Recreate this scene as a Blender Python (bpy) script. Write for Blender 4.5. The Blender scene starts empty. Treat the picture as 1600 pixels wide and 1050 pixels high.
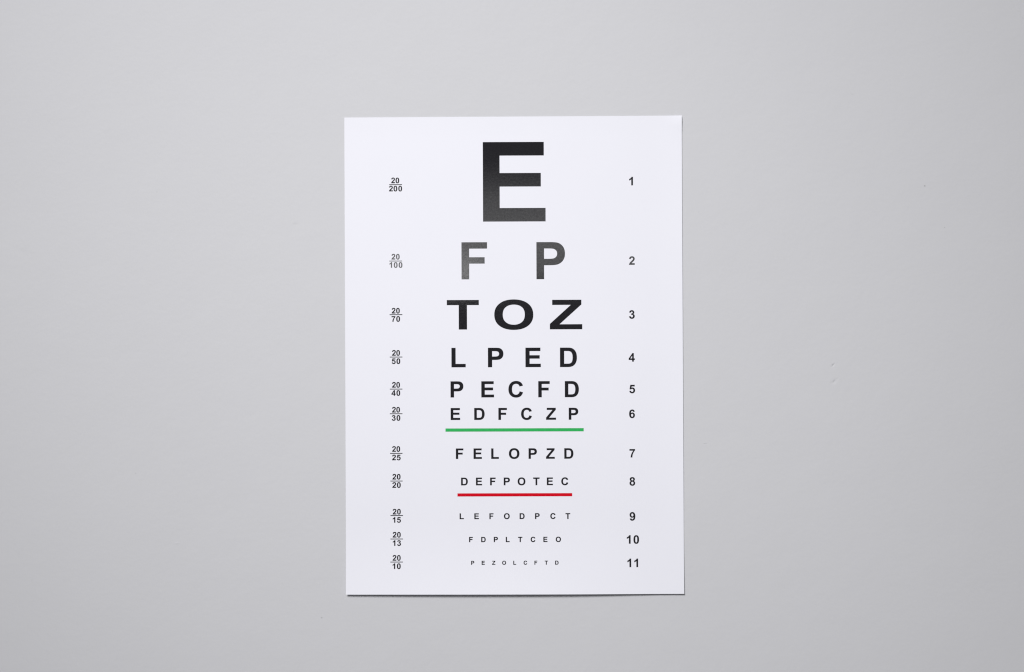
import bpy, bmesh, math
from mathutils import Vector
from mathutils.geometry import tessellate_polygon

S = bpy.context.scene
COL = S.collection

# ------------------------------------------------------------------ camera
H = 1.24                                  # camera height above the table, metres
MM = 0.21 / 527.5                         # metres of table per pixel of the 1600 px wide photograph
cam_d = bpy.data.cameras.new("camera")
cam_d.sensor_width = 36.0
cam_d.lens = 36.0 * H / (1600 * MM)
cam_d.clip_start = 0.05
cam_d.clip_end = 50.0
cam = bpy.data.objects.new("camera", cam_d)
cam.location = (0, 0, H)
COL.objects.link(cam)
S.camera = cam

S.cycles.pixel_filter_type = 'BLACKMAN_HARRIS'
S.cycles.filter_width = 1.2

# ------------------------------------------------------------------ light
S.view_settings.view_transform = 'Standard'
S.view_settings.look = 'None'
S.view_settings.exposure = 0.0
S.view_settings.gamma = 1.0
W = bpy.data.worlds.new("World")
S.world = W
W.use_nodes = True
bg = W.node_tree.nodes["Background"]
bg.inputs[0].default_value = (0.97, 0.98, 1.0, 1)
bg.inputs[1].default_value = 0.14


def aim(o, target):
    o.rotation_euler = (Vector(target) - o.location).to_track_quat('-Z', 'Y').to_euler()


# key: a soft round studio lamp beyond the top edge of the sheet, a little to the left
key_d = bpy.data.lights.new("key_lamp", 'SPOT')
key_d.energy = 453.0
key_d.color = (1.0, 0.995, 1.0)
key_d.shadow_soft_size = 0.57
key_d.spot_size = math.radians(34.2)
key_d.spot_blend = 1.0
key = bpy.data.objects.new("key_lamp", key_d)
key.location = (-0.825, 1.49, 2.56)
COL.objects.link(key)
aim(key, (-0.014, 0.064, 0))

# added lights, unseen, shaped and graded to put the sheen on the upper rows' toner
SHEEN_H = 2.4
K = (H + SHEEN_H) / H


def strip(px0, px1, py0, py1, radiance):
    """an added light which the flat sheet mirrors between these places of the table"""
    x0, x1 = (px0 - 800) * MM * K, (px1 - 800) * MM * K
    y0, y1 = (525 - py1) * MM * K, (525 - py0) * MM * K
    d = bpy.data.lights.new("sheen_light", 'AREA')
    d.shape = 'RECTANGLE'
    d.size, d.size_y = x1 - x0, y1 - y0
    d.energy = radiance * math.pi * d.size * d.size_y
    o = bpy.data.objects.new("sheen_light", d)
    o.location = ((x0 + x1) / 2, (y0 + y1) / 2, SHEEN_H)
    COL.objects.link(o)


strip(600, 1000, 268, 300, 0.5)
strip(600, 1010, 300, 350, 1.3)
strip(590, 770, 350, 400, 2.2)
strip(770, 1020, 350, 400, 2.0)
strip(560, 745, 400, 451, 4.5)
strip(745, 790, 400, 450, 3.2)
strip(790, 1030, 400, 440, 1.7)


# ------------------------------------------------------------------ materials
def new_mat(name):
    m = bpy.data.materials.new(name)
    m.use_nodes = True
    nt = m.node_tree
    b = nt.nodes["Principled BSDF"]
    return m, nt, b


def noise(nt, vec, scale, detail=2.0, rough=0.5):
    n = nt.nodes.new("ShaderNodeTexNoise")
    n.inputs["Scale"].default_value = scale
    n.inputs["Detail"].default_value = detail
    n.inputs["Roughness"].default_value = rough
    nt.links.new(vec, n.inputs["Vector"])
    return n.outputs["Fac"]


def bump(nt, height, strength, dist, prev=None):
    n = nt.nodes.new("ShaderNodeBump")
    n.inputs["Strength"].default_value = strength
    n.inputs["Distance"].default_value = dist
    nt.links.new(height, n.inputs["Height"])
    if prev is not None:
        nt.links.new(prev, n.inputs["Normal"])
    return n.outputs["Normal"]


def math_node(nt, op, a, b=None, clamp=False):
    n = nt.nodes.new("ShaderNodeMath")
    n.operation = op
    n.use_clamp = clamp
    for i, v in enumerate((a, b)):
        if v is None:
            continue
        if isinstance(v, (int, float)):
            n.inputs[i].default_value = v
        else:
            nt.links.new(v, n.inputs[i])
    return n.outputs[0]


def mix_col(nt, fac, a, b):
    n = nt.nodes.new("ShaderNodeMix")
    n.data_type = 'RGBA'
    for sock, v in ((n.inputs[0], fac), (n.inputs[6], a), (n.inputs[7], b)):
        if isinstance(v, (int, float)):
            sock.default_value = v
        elif isinstance(v, tuple):
            sock.default_value = v
        else:
            nt.links.new(v, sock)
    return n.outputs[2]


def table_xy(px, py):
    """table position that stands at this place of the photograph (camera looks straight down)"""
    return (px - 800) * MM, (525 - py) * MM


def table_material():
    m, nt, b = new_mat("grey_painted_board")
    tc = nt.nodes.new("ShaderNodeTexCoord").outputs["Object"]
    big = noise(nt, tc, 7.0, 3.0)
    fine = noise(nt, tc, 900.0, 2.0, 0.6)
    f = math_node(nt, 'ADD', math_node(nt, 'MULTIPLY', big, 0.5), math_node(nt, 'MULTIPLY', fine, 0.5))
    base = mix_col(nt, f, TABLE_A, TABLE_B)
    # worn spots, specks and dents: (x, y, half width, half height, turn, darkening, depth)
    wob = noise(nt, tc, 420.0, 2.0)
    dark = None
    dent = None
    for px, py, rx, ry, turn, dk, dp in MARKS:
        mp = nt.nodes.new("ShaderNodeMapping")
        mp.vector_type = 'TEXTURE'
        x, y = table_xy(px, py)
        mp.inputs["Location"].default_value = (x, y, 0)
        mp.inputs["Rotation"].default_value = (0, 0, math.radians(turn))
        mp.inputs["Scale"].default_value = (rx * MM, ry * MM, 1)
        nt.links.new(tc, mp.inputs["Vector"])
        ln = nt.nodes.new("ShaderNodeVectorMath")
        ln.operation = 'LENGTH'
        nt.links.new(mp.outputs[0], ln.inputs[0])
        r = math_node(nt, 'ADD', ln.outputs["Value"], math_node(nt, 'MULTIPLY', math_node(nt, 'SUBTRACT', wob, 0.5), 1.2))
        mask = math_node(nt, 'SUBTRACT', 1.0, r, True)
        mask = math_node(nt, 'MULTIPLY', mask, mask)
        dm = math_node(nt, 'MULTIPLY', mask, dk * 0.65)
        dd = math_node(nt, 'MULTIPLY', mask, dp * 0.6)
        dark = dm if dark is None else math_node(nt, 'ADD', dark, dm, True)
        dent = dd if dent is None else math_node(nt, 'ADD', dent, dd)
    col = mix_col(nt, dark, base, (0.12, 0.12, 0.12, 1))
    nt.links.new(col, b.inputs["Base Color"])
    b.inputs["Roughness"].default_value = 0.62
    b.inputs["Specular IOR Level"].default_value = 0.25
    n1 = bump(nt, noise(nt, tc, 34.0, 3.0, 0.55), 1.0, 0.00030)
    n2 = bump(nt, noise(nt, tc, 330.0, 3.0, 0.65), 1.0, 0.00008, n1)
    n3 = bump(nt, noise(nt, tc, 1100.0, 2.0, 0.6), 1.0, 0.000010, n2)
    n4 = bump(nt, math_node(nt, 'MULTIPLY', dent, -1.0), 1.0, 0.0005, n3)
    nt.links.new(n4, b.inputs["Normal"])
    return m


TABLE_A = (0.593, 0.593, 0.616, 1)
TABLE_B = (0.631, 0.632, 0.654, 1)
MARKS = [
    (1445.0, 290.5, 2.4, 2.0, 0, 0.9, 0.0),
    (1476.0, 355.5, 1.6, 1.6, 0, 0.4, 0.0),
    (1301.5, 571.0, 7.0, 3.0, 45, 0.16, 1.0),
    (1303.0, 596.0, 12.0, 5.0, 35, 0.05, 0.7),
    (1101.5, 693.8, 5.5, 1.7, 0, 0.28, 0.4),
    (1068.6, 739.0, 1.8, 1.8, 0, 0.4, 0.0),
    (212.0, 739.5, 2.2, 2.0, 0, 0.5, 0.0),
    (502.5, 965.0, 2.2, 2.0, 0, 0.5, 0.0),
    (461.0, 351.0, 11.0, 6.0, 30, 0.07, 0.25),
    (40.0, 392.0, 34.0, 11.0, -20, 0.05, 0.1),
    (168.0, 205.0, 14.0, 9.0, 10, 0.04, 0.1),
    (277.0, 849.0, 8.0, 3.0, 0, 0.0, -0.35),
    (1092.0, 331.0, 1.8, 1.8, 0, 0.25, 0.0),
    (1332.0, 148.0, 5.0, 1.8, -30, 0.10, 0.2),
    (245.0, 300.0, 1.8, 1.8, 0, 0.25, 0.0),
]


def paper_material():
    m, nt, b = new_mat("white_coated_paper")
    tc = nt.nodes.new("ShaderNodeTexCoord").outputs["Object"]
    f = noise(nt, tc, 1500.0, 2.0)
    g = noise(nt, tc, 22.0, 2.0)
    f = math_node(nt, 'ADD', math_node(nt, 'MULTIPLY', f, 0.5), math_node(nt, 'MULTIPLY', g, 0.5))
    nt.links.new(mix_col(nt, f, PAPER_A, PAPER_B), b.inputs["Base Color"])
    b.inputs["Roughness"].default_value = 0.36
    b.inputs["Specular IOR Level"].default_value = 0.12
    n1 = bump(nt, noise(nt, tc, 18.0, 2.0), 1.0, 0.00012)
    n2 = bump(nt, noise(nt, tc, 1300.0, 2.0), 1.0, 0.000006, n1)
    nt.links.new(n2, b.inputs["Normal"])
    return m


PAPER_A = (0.832, 0.832, 0.896, 1)
PAPER_B = (0.862, 0.861, 0.920, 1)


def ink_material(name, colour, rough, grain, gloss=0.5):
    m, nt, b = new_mat(name)
    tc = nt.nodes.new("ShaderNodeTexCoord").outputs["Object"]
    c2 = tuple(c * 1.35 for c in colour[:3]) + (1,)
    nt.links.new(mix_col(nt, noise(nt, tc, 700.0, 3.0), colour, c2), b.inputs["Base Color"])
    # toner lies on the paper's fibres: its gloss is grainy
    r = math_node(nt, 'ADD', rough, math_node(nt, 'MULTIPLY', noise(nt, tc, 520.0, 4.0, 0.7), 0.06))
    nt.links.new(r, b.inputs["Roughness"])
    g = noise(nt, tc, 800.0, 3.0, 0.65)
    nt.links.new(math_node(nt, 'MULTIPLY', math_node(nt, 'ADD', math_node(nt, 'MULTIPLY', g, 1.25), 0.375), gloss), b.inputs["Specular IOR Level"])
    n1 = bump(nt, noise(nt, tc, 700.0, 4.0, 0.7), 1.0, grain)
    nt.links.new(n1, b.inputs["Normal"])
    return m


TABLE = table_material()
PAPER = paper_material()
BLACK = ink_material("black_toner", (0.0120, 0.0115, 0.0140, 1), 0.025, 0.000006)
GREEN = ink_material("green_toner", (0.028, 0.370, 0.090, 1), 0.30, 0.000009, 0.18)
RED = ink_material("red_toner", (0.540, 0.0005, 0.010, 1), 0.30, 0.000009, 0.18)

# ------------------------------------------------------------------ table (the surface the sheet lies on)
bm = bmesh.new()
bmesh.ops.create_grid(bm, x_segments=2, y_segments=2, size=1.5)
me = bpy.data.meshes.new("table_top")
bm.to_mesh(me)
bm.free()
me.materials.append(TABLE)
table = bpy.data.objects.new("table_top", me)
table["kind"] = "structure"
COL.objects.link(table)

# ------------------------------------------------------------------ the sheet
# corners of the A4 sheet on the table, in pixels of the photograph
C_TL, C_TR, C_BL, C_BR = (538.1, 183.8), (1065.0, 180.7), (541.0, 928.3), (1068.7, 927.3)
THICK = 0.00012


def smooth(t):
    t = max(0.0, min(1.0, t))
    return t * t * (3 - 2 * t)


def lift(u, v):
    """height of the sheet's top face above the table; u runs left to right, v top to bottom"""
    z = THICK + 0.00003
    span = 0.62 + 0.38 * math.sin(math.pi * max(0, min(1, 0.08 + u * 0.86))) - 0.30 * smooth((u - 0.62) / 0.38)
    z += LIFT_B * span * max(0.0, (v - 0.84) / 0.16) ** 2
    z += LIFT_R * (1.0 - 0.45 * smooth((v - 0.7) / 0.3)) * max(0.0, (u - 0.90) / 0.10) ** 2
    z += 0.0007 * max(0.0, (u - 0.93) / 0.07) ** 2 * max(0.0, 1 - abs(v - 0.012) / 0.045) ** 2
    z += 0.00010 * max(0.0, 1 - v / 0.03)
    return z


LIFT_B = 0.0034
LIFT_R = 0.0007


def sheet_px(u, v):
    x = (C_TL[0] * (1 - u) + C_TR[0] * u) * (1 - v) + (C_BL[0] * (1 - u) + C_BR[0] * u) * v
    y = (C_TL[1] * (1 - u) + C_TR[1] * u) * (1 - v) + (C_BL[1] * (1 - u) + C_BR[1] * u) * v
    return x, y


def uv_of(px, py):
    u = v = 0.5
    for _ in range(12):
        x, y = sheet_px(u, v)
        u += (px - x) / 527.5
        v += (py - y) / 746.0
    return u, v


def height_at(px, py):
    return lift(*uv_of(px, py))


def place(px, py, z):
    x, y = table_xy(px, py)
    return x, y, z


chart = bpy.data.objects.new("eye_chart", None)
chart.empty_display_size = 0.05
chart["label"] = "white printed eye test chart with rows of black letters lying on grey board"
chart["category"] = "eye chart"
COL.objects.link(chart)

NU, NV = 48, 90
verts, faces = [], []
for side in (0, 1):
    for j in range(NV + 1):
        for i in range(NU + 1):
            u, v = i / NU, j / NV
            z = lift(u, v) - side * THICK
            verts.append(place(*sheet_px(u, v), z))
n = (NU + 1) * (NV + 1)
idx = lambda i, j, s: s * n + j * (NU + 1) + i
for j in range(NV):
    for i in range(NU):
        faces.append((idx(i, j, 0), idx(i, j + 1, 0), idx(i + 1, j + 1, 0), idx(i + 1, j, 0)))
        faces.append((idx(i, j, 1), idx(i + 1, j, 1), idx(i + 1, j + 1, 1), idx(i, j + 1, 1)))
for i in range(NU):
    faces.append((idx(i, 0, 0), idx(i + 1, 0, 0), idx(i + 1, 0, 1), idx(i, 0, 1)))
    faces.append((idx(i, NV, 0), idx(i, NV, 1), idx(i + 1, NV, 1), idx(i + 1, NV, 0)))
for j in range(NV):
    faces.append((idx(0, j, 0), idx(0, j, 1), idx(0, j + 1, 1), idx(0, j + 1, 0)))
    faces.append((idx(NU, j, 0), idx(NU, j + 1, 0), idx(NU, j + 1, 1), idx(NU, j, 1)))
me = bpy.data.meshes.new("paper_sheet")
rim = {}
for k in range(NU * NV * 2, len(faces)):      # the cut edge has vertices of its own, so that it stays crisp
    f = []
    for w in faces[k]:
        if w not in rim:
            rim[w] = len(verts)
            verts.append(verts[w])
        f.append(rim[w])
    faces[k] = tuple(f)
me.from_pydata(verts, [], faces)
top = NU * NV * 2
for p in me.polygons:
    p.use_smooth = p.index < top
me.materials.append(PAPER)
sheet = bpy.data.objects.new("paper_sheet", me)
sheet.parent = chart
COL.objects.link(sheet)

# ------------------------------------------------------------------ lettering: bold grotesque outlines, 1466 units cap height
GLYPHS = {
    "E": "M149 0 V1466 H1236 V1218 H445 V893 H1181 V646 H445 V247 H1264 V0 Z",
    "F": "M151 0 V1466 H1156 V1218 H447 V871 H1059 V623 H447 V0 Z",
    "T": "M478 0 V1218 H43 V1466 H1208 V1218 H774 V0 Z",
    "L": "M157 0 V1466 H453 V247 H1189 V0 Z",
    "Z": "M20 0 V267 L789 1218 H107 V1466 H1169 V1236 L367 247 H1199 V0 Z",
    "P": "M149 0 V1466 H624 Q894 1466 976 1444 Q1102 1411 1187 1300.5 Q1272 1190 1272 1015 Q1272 880 1223 788 Q1174 696 1098.5 643.5 Q1023 591 945 574 Q839 553 638 553 H445 V0 Z M445 1218 V802 H607 Q782 802 841 825 Q900 848 933.5 897 Q967 946 967 1011 Q967 1091 920 1143 Q873 1195 801 1208 Q748 1218 588 1218 Z",
    "D": "M148 1466 H689 Q872 1466 968 1438 Q1097 1400 1189 1303 Q1281 1206 1329 1065.5 Q1377 925 1377 719 Q1377 538 1332 407 Q1277 247 1175 148 Q1098 73 967 31 Q869 0 705 0 H148 Z M444 1218 V247 H665 Q789 247 844 261 Q916 279 963.5 322 Q1011 365 1041 463.5 Q1071 562 1071 732 Q1071 902 1041 993 Q1011 1084 957 1135 Q903 1186 820 1204 Q758 1218 577 1218 Z",
    "C": "M1086 539 L1373 448 Q1307 208 1153.5 91.5 Q1000 -25 764 -25 Q472 -25 284 174.5 Q96 374 96 720 Q96 1086 285 1288.5 Q474 1491 782 1491 Q1051 1491 1219 1332 Q1319 1238 1369 1062 L1076 992 Q1050 1106 967.5 1172 Q885 1238 767 1238 Q604 1238 502.5 1121 Q401 1004 401 742 Q401 464 501 346 Q601 228 761 228 Q879 228 964 303 Q1049 378 1086 539 Z",
    "O": "M89 724 Q89 948 156 1100 Q206 1212 292.5 1301 Q379 1390 482 1433 Q619 1491 798 1491 Q1122 1491 1316.5 1290 Q1511 1089 1511 731 Q1511 376 1318 175.5 Q1125 -25 802 -25 Q475 -25 282 174.5 Q89 374 89 724 Z M394 734 Q394 485 509 356.5 Q624 228 801 228 Q978 228 1091.5 355.5 Q1205 483 1205 738 Q1205 990 1094.5 1114 Q984 1238 801 1238 Q618 1238 506 1112.5 Q394 987 394 734 Z",
    "0": "M562 1472 Q775 1472 895 1320 Q1038 1140 1038 723 Q1038 307 894 125 Q775 -25 562 -25 Q348 -25 217 139.5 Q86 304 86 726 Q86 1140 230 1322 Q349 1472 562 1472 Z M562 1239 Q511 1239 471 1206.5 Q431 1174 409 1090 Q380 981 380 723 Q380 465 406 368.5 Q432 272 471.5 240 Q511 208 562 208 Q613 208 653 240.5 Q693 273 715 357 Q744 465 744 723 Q744 981 718 1077.5 Q692 1174 652.5 1206.5 Q613 1239 562 1239 Z",
    "1": "M806 0 H525 V1059 Q371 915 162 846 V1101 Q272 1137 401 1237.5 Q530 1338 578 1472 H806 Z",
    "2": "M1036 261 V0 H51 Q67 148 147 280.5 Q227 413 463 632 Q653 809 696 872 Q754 959 754 1044 Q754 1138 703.5 1188.5 Q653 1239 564 1239 Q476 1239 424 1186 Q372 1133 364 1010 L84 1038 Q109 1270 241 1371 Q373 1472 571 1472 Q788 1472 912 1355 Q1036 1238 1036 1064 Q1036 965 1000.5 875.5 Q965 786 888 688 Q837 623 704 501 Q571 379 535.5 339 Q500 299 478 261 Z",
    "3": "M76 389 L348 422 Q361 318 418 263 Q475 208 556 208 Q643 208 702.5 274 Q762 340 762 452 Q762 558 705 620 Q648 682 566 682 Q512 682 437 661 L468 890 Q582 887 642 939.5 Q702 992 702 1079 Q702 1153 658 1197 Q614 1241 541 1241 Q469 1241 418 1191 Q367 1141 356 1045 L97 1089 Q124 1222 178.5 1301.5 Q233 1381 330.5 1426.5 Q428 1472 549 1472 Q756 1472 881 1340 Q984 1232 984 1096 Q984 903 773 788 Q899 761 974.5 667 Q1050 573 1050 440 Q1050 247 909 111 Q768 -25 558 -25 Q359 -25 228 89.5 Q97 204 76 389 Z",
    "4": "M638 0 V295 H38 V541 L674 1472 H910 V542 H1092 V295 H910 V0 Z M638 542 V1043 L301 542 Z",
    "5": "M91 377 L371 406 Q383 311 442 255.5 Q501 200 578 200 Q666 200 727 271.5 Q788 343 788 487 Q788 622 727.5 689.5 Q667 757 570 757 Q449 757 353 650 L125 683 L269 1446 H1012 V1183 H482 L438 934 Q532 981 630 981 Q817 981 947 845 Q1077 709 1077 492 Q1077 311 972 169 Q829 -25 575 -25 Q372 -25 244 84 Q116 193 91 377 Z",
    "6": "M1046 1107 L774 1077 Q764 1161 722 1201 Q680 1241 613 1241 Q524 1241 462.5 1161 Q401 1081 385 828 Q490 952 646 952 Q822 952 947.5 818 Q1073 684 1073 472 Q1073 247 941 111 Q809 -25 602 -25 Q380 -25 237 147.5 Q94 320 94 713 Q94 1116 243 1294 Q392 1472 630 1472 Q797 1472 906.5 1378.5 Q1016 1285 1046 1107 Z M409 495 Q409 358 472 283.5 Q535 209 616 209 Q694 209 746 270 Q798 331 798 470 Q798 613 742 679.5 Q686 746 602 746 Q521 746 465 682.5 Q409 619 409 495 Z",
    "7": "M87 1185 V1446 H1046 V1242 Q930 1128 810 914 Q690 700 627 459 Q564 218 565 0 H294 Q302 342 441.5 660 Q575 965 760 1185 Z",
    "8": "M327 795 Q218 841 168.5 921.5 Q119 1002 119 1098 Q119 1262 233.5 1367 Q348 1472 559 1472 Q768 1472 883.5 1367 Q999 1262 999 1098 Q999 996 946 916.5 Q893 837 797 795 Q919 746 982.5 652 Q1046 558 1046 435 Q1046 232 916.5 103.5 Q787 -25 572 -25 Q372 -25 239 80 Q82 204 82 420 Q82 539 141 638.5 Q200 738 327 795 Z M385 1077 Q385 993 432.5 946 Q480 899 559 899 Q639 899 687 946.5 Q735 994 735 1078 Q735 1157 687.5 1204.5 Q640 1252 562 1252 Q481 1252 433 1204 Q385 1156 385 1077 Z M360 450 Q360 331 421 264.5 Q482 198 573 198 Q662 198 720 262 Q778 326 778 447 Q778 553 719.5 617.5 Q661 682 571 682 Q467 682 413.5 610 Q360 538 360 450 Z",
}


def parse(path):
    """outline loops, curves flattened"""
    loops, cur, pos = [], [], (0, 0)
    t = path.split()
    i = 0
    while i < len(t):
        k = t[i]
        c = k[0]
        if c in "ML":
            pos = (float(k[1:]), float(t[i + 1]))
            i += 2
            cur.append(pos)
        elif c == "H":
            pos = (float(k[1:]), pos[1])
            cur.append(pos)
            i += 1
        elif c == "V":
            pos = (pos[0], float(k[1:]))
            cur.append(pos)
            i += 1
        elif c == "Q":
            cx, cy, x, y = float(k[1:]), float(t[i + 1]), float(t[i + 2]), float(t[i + 3])
            i += 4
            for s in range(1, 7):
                q = s / 6
                cur.append(((1 - q) ** 2 * pos[0] + 2 * q * (1 - q) * cx + q * q * x,
                            (1 - q) ** 2 * pos[1] + 2 * q * (1 - q) * cy + q * q * y))
            pos = (x, y)
        else:
            if math.dist(cur[0], cur[-1]) < 1e-6:
                cur.pop()
            loops.append(cur)
            cur = []
            i += 1
    return loops


LOOPS = {k: parse(v) for k, v in GLYPHS.items()}
LOOPS["9"] = [[(1139 - x, 1447 - y) for x, y in lp] for lp in LOOPS["6"]]
SIDEWISE = math.radians(0.22)            # the sheet lies a little turned on the table
INK_Z = 0.00004
INK = 0.12


def shape(name, loops_px, material, parent, label=None):
    """flat print: outline in photograph pixels, laid on the sheet's face"""
    flat = [Vector((x, -y, 0)) for lp in loops_px for x, y in lp]
    tris = tessellate_polygon([[Vector((x, -y, 0)) for x, y in lp] for lp in loops_px])
    vs = []
    for p in flat:
        vs.append(place(p.x, -p.y, height_at(p.x, -p.y) + INK_Z))
    fs = []
    for a, b_, c in tris:
        nrm = (flat[b_] - flat[a]).cross(flat[c] - flat[a]).z
        if abs(nrm) < 1e-9:
            continue
        fs.append((a, b_, c) if nrm > 0 else (a, c, b_))
    me = bpy.data.meshes.new(name)
    me.from_pydata(vs, [], fs)
    me.materials.append(material)
    o = bpy.data.objects.new(name, me)
    o.parent = parent
    if label:
        o["label"] = label
    COL.objects.link(o)
    return o


def spread(lp, d):
    """ink spread: the outline moved outwards by d pixels"""
    n, out = len(lp), []
    for i in range(n):
        a, b_, c = lp[i - 1], lp[i], lp[(i + 1) % n]
        e1 = (b_[0] - a[0], b_[1] - a[1])
        e2 = (c[0] - b_[0], c[1] - b_[1])
        l1, l2 = math.hypot(*e1) or 1, math.hypot(*e2) or 1
        n1 = (e1[1] / l1, -e1[0] / l1)
        n2 = (e2[1] / l2, -e2[0] / l2)
        k = 1 + n1[0] * n2[0] + n1[1] * n2[1]
        k = max(k, 0.5)
        out.append((b_[0] + (n1[0] + n2[0]) / k * d, b_[1] + (n1[1] + n2[1]) / k * d))
    return out


def area(lp):
    return sum(lp[i - 1][0] * lp[i][1] - lp[i][0] * lp[i - 1][1] for i in range(len(lp))) / 2


def extent(ch):
    xs = [x for lp in LOOPS[ch] for x, y in lp]
    return min(xs), max(xs)


def glyph(ch, cx, base, cap, stretch, name, parent, label=None, unit=1466.0):
    """ch centred on cx (its own outline), standing on base, cap high; all in photograph pixels"""
    x0, x1 = extent(ch)
    mid = (x0 + x1) / 2
    s = cap / unit
    ca, sa = math.cos(SIDEWISE), math.sin(SIDEWISE)
    loops = []
    for lp in LOOPS[ch]:
        out = []
        for x, y in lp:
            dx, dy = (x - mid) * s * stretch, y * s
            # turned anticlockwise about the middle of the letter
            hy = dy - cap / 2
            X = dx * ca - hy * sa
            Y = dx * sa + hy * ca
            out.append((cx + X, base - cap / 2 - Y))
        loops.append(out)
    loops = [spread(lp, (INK if i == 0 else -INK) * (1 if area(lp) > 0 else -1)) for i, lp in enumerate(loops)]
    return shape(name, loops, BLACK, parent, label)


ROWS = [
    # ordinal, base y, cap height, stretch, letters with their middles
    ("first", 346.0, 124.0, 1.034, [("E", 803.4)]),
    ("second", 436.2, 57.7, 1.005, [("F", 741.1), ("P", 860.5)]),
    ("third", 514.6, 45.9, 1.365, [("T", 723.2), ("O", 802.8), ("Z", 884.4)]),
    ("fourth", 573.6, 30.2, 1.035, [("L", 716.5), ("P", 774.5), ("E", 833.0), ("D", 888.2)]),
    ("fifth", 620.7, 25.0, 1.035, [("P", 714.0), ("E", 762.0), ("C", 805.8), ("F", 850.0), ("D", 893.5)]),
    ("sixth", 655.9, 18.5, 1.035, [("E", 711.6), ("D", 749.1), ("F", 785.4), ("C", 822.6), ("Z", 861.0), ("P", 896.1)]),
    ("seventh", 716.8, 16.2, 1.035, [("F", 718.2), ("E", 746.4), ("L", 773.5), ("O", 803.4), ("P", 832.4), ("Z", 860.0), ("D", 888.8)]),
    ("eighth", 758.1, 11.9, 1.035, [("D", 725.7), ("E", 748.5), ("F", 770.1), ("P", 791.9), ("O", 814.9), ("T", 838.1), ("E", 859.2), ("C", 882.4)]),
    ("ninth", 810.9, 8.9, 1.03, [("L", 721.5), ("E", 744.7), ("F", 767.9), ("O", 791.9), ("D", 815.8), ("P", 839.6), ("C", 863.9), ("T", 887.3)]),
    ("tenth", 846.8, 8.0, 1.03, [("F", 735.9), ("D", 755.4), ("P", 774.8), ("L", 793.3), ("T", 812.9), ("C", 832.8), ("E", 852.2), ("O", 872.4)]),
    ("eleventh", 881.9, 6.0, 1.03, [("P", 738.7), ("E", 755.1), ("Z", 771.5), ("O", 787.7), ("L", 804.3), ("C", 820.9), ("F", 837.2), ("T", 853.6), ("D", 870.0)]),
]
for word, base, cap, st, letters in ROWS:
    tilt = math.tan(SIDEWISE) * (0.6 if len(letters) > 1 else 0)
    mid = sum(c for _, c in letters) / len(letters)
    for ch, cx in letters:
        glyph(ch, cx, base - (cx - mid) * tilt, cap, st, "letter", chart,
              "%s black capital letter %s in the %s row" % ("very large" if word == "first" else "large" if word in ("second", "third") else "small" if word in ("fourth", "fifth", "sixth", "seventh", "eighth") else "tiny", ch, word))


def rule(x0, x1, yl, yr, th, material, name, parent, label=None, n=24):
    up, dn = [], []
    for i in range(n + 1):
        t = i / n
        x, y = x0 + (x1 - x0) * t, yl + (yr - yl) * t
        up.append((x, y - th / 2))
        dn.append((x, y + th / 2))
    return shape(name, [up + dn[::-1]], material, parent, label)


rule(696.1, 912.0, 672.0, 671.4, 5.0, GREEN, "underline", chart, "green line under the sixth row")
rule(714.8, 894.0, 773.3, 772.9, 4.9, RED, "underline", chart, "red line under the eighth row")

# fractions down the left side: zoomed measurements, 26.25 units to the pixel
FR = [
    (260, (634, 812), 455, 695, 475, 1003, 750, "200", (546, 731, 927), 790, 1030),
    (390, (648, 830), 172, 412, 478, 1006, 470, "100", (541, 742, 941), 511, 750),
    (470, (655, 835), 287, 525, 490, 1018, 570, "70", (652, 843), 622, 862),
    (540, (668, 842), 180, 418, 498, 1020, 470, "50", (662, 852), 518, 758),
    (588, (668, 843), 230, 468, 500, 1020, 524, "40", (655, 850), 565, 800),
    (626, (668, 843), 252, 492, 500, 1022, 538, "30", (662, 855), 588, 828),
    (688, (672, 850), 235, 473, 512, 1025, 535, "25", (672, 866), 583, 822),
    (732, (685, 866), 218, 458, 522, 1030, 515, "20", (682, 872), 557, 797),
    (786, (695, 875), 235, 470, 525, 1045, 512, "15", (674, 875), 571, 808),
    (822, (695, 875), 235, 472, 525, 1045, 528, "13", (678, 882), 573, 812),
    (858, (695, 875), 235, 468, 525, 1045, 522, "10", (674, 875), 571, 808),
]
q = 1 / 26.25
for (Y, nc, nt_, nb, bx0, bx1, by, den, dc, dt, db), row in zip(FR, ROWS):
    bar = rule(590 + bx0 * q + .1, 590 + bx1 * q - .1, Y + by * q, Y + by * q - 0.05, 1.25, BLACK, "fraction_line", chart,
               "printed fraction 20 over %s beside the %s row" % (den, row[0]), 4)
    capn = 8.75
    for ch, c in zip("20", nc):
        glyph(ch, 590 + c * q, Y + (nt_ + nb) / 2 * q + capn / 2 - .07, capn, 1.0, "digit", bar, "digit %s above the line" % ch, 1497 if ch in "0" else 1485)
    for ch, c in zip(den, dc):
        glyph(ch, 590 + c * q, Y + (dt + db) / 2 * q + capn / 2 - .07, capn, 1.03, "digit", bar, "digit %s below the line" % ch, 1485)

# row numbers down the right side
NUM = [("1", 986.0, 289.7), ("2", 987.2, 413.8), ("3", 987.3, 498.0), ("4", 987.1, 565.1), ("5", 987.8, 614.4), ("6", 987.5, 653.2),
       ("7", 987.9, 714.8), ("8", 988.0, 758.8), ("9", 988.2, 813.4), ("10", 988.4, 849.5), ("11", 988.4, 885.9)]
for (s, cx, base), row in zip(NUM, ROWS):
    if len(s) == 1:
        glyph(s, cx, base - .15, 13.1, 1.0, "number", chart, "number %s at the right end of the %s row" % (s, row[0]))
    else:
        hold = bpy.data.objects.new("number", None)
        hold.parent = chart
        hold.empty_display_size = 0.004
        hold["label"] = "number %s at the right end of the %s row" % (s, row[0])
        COL.objects.link(hold)
        for ch, c in zip(s, (982.3, 994.1) if s == "10" else (983.1, 993.9)):
            glyph(ch, c, base - .15, 13.1, 1.0, "digit", hold)
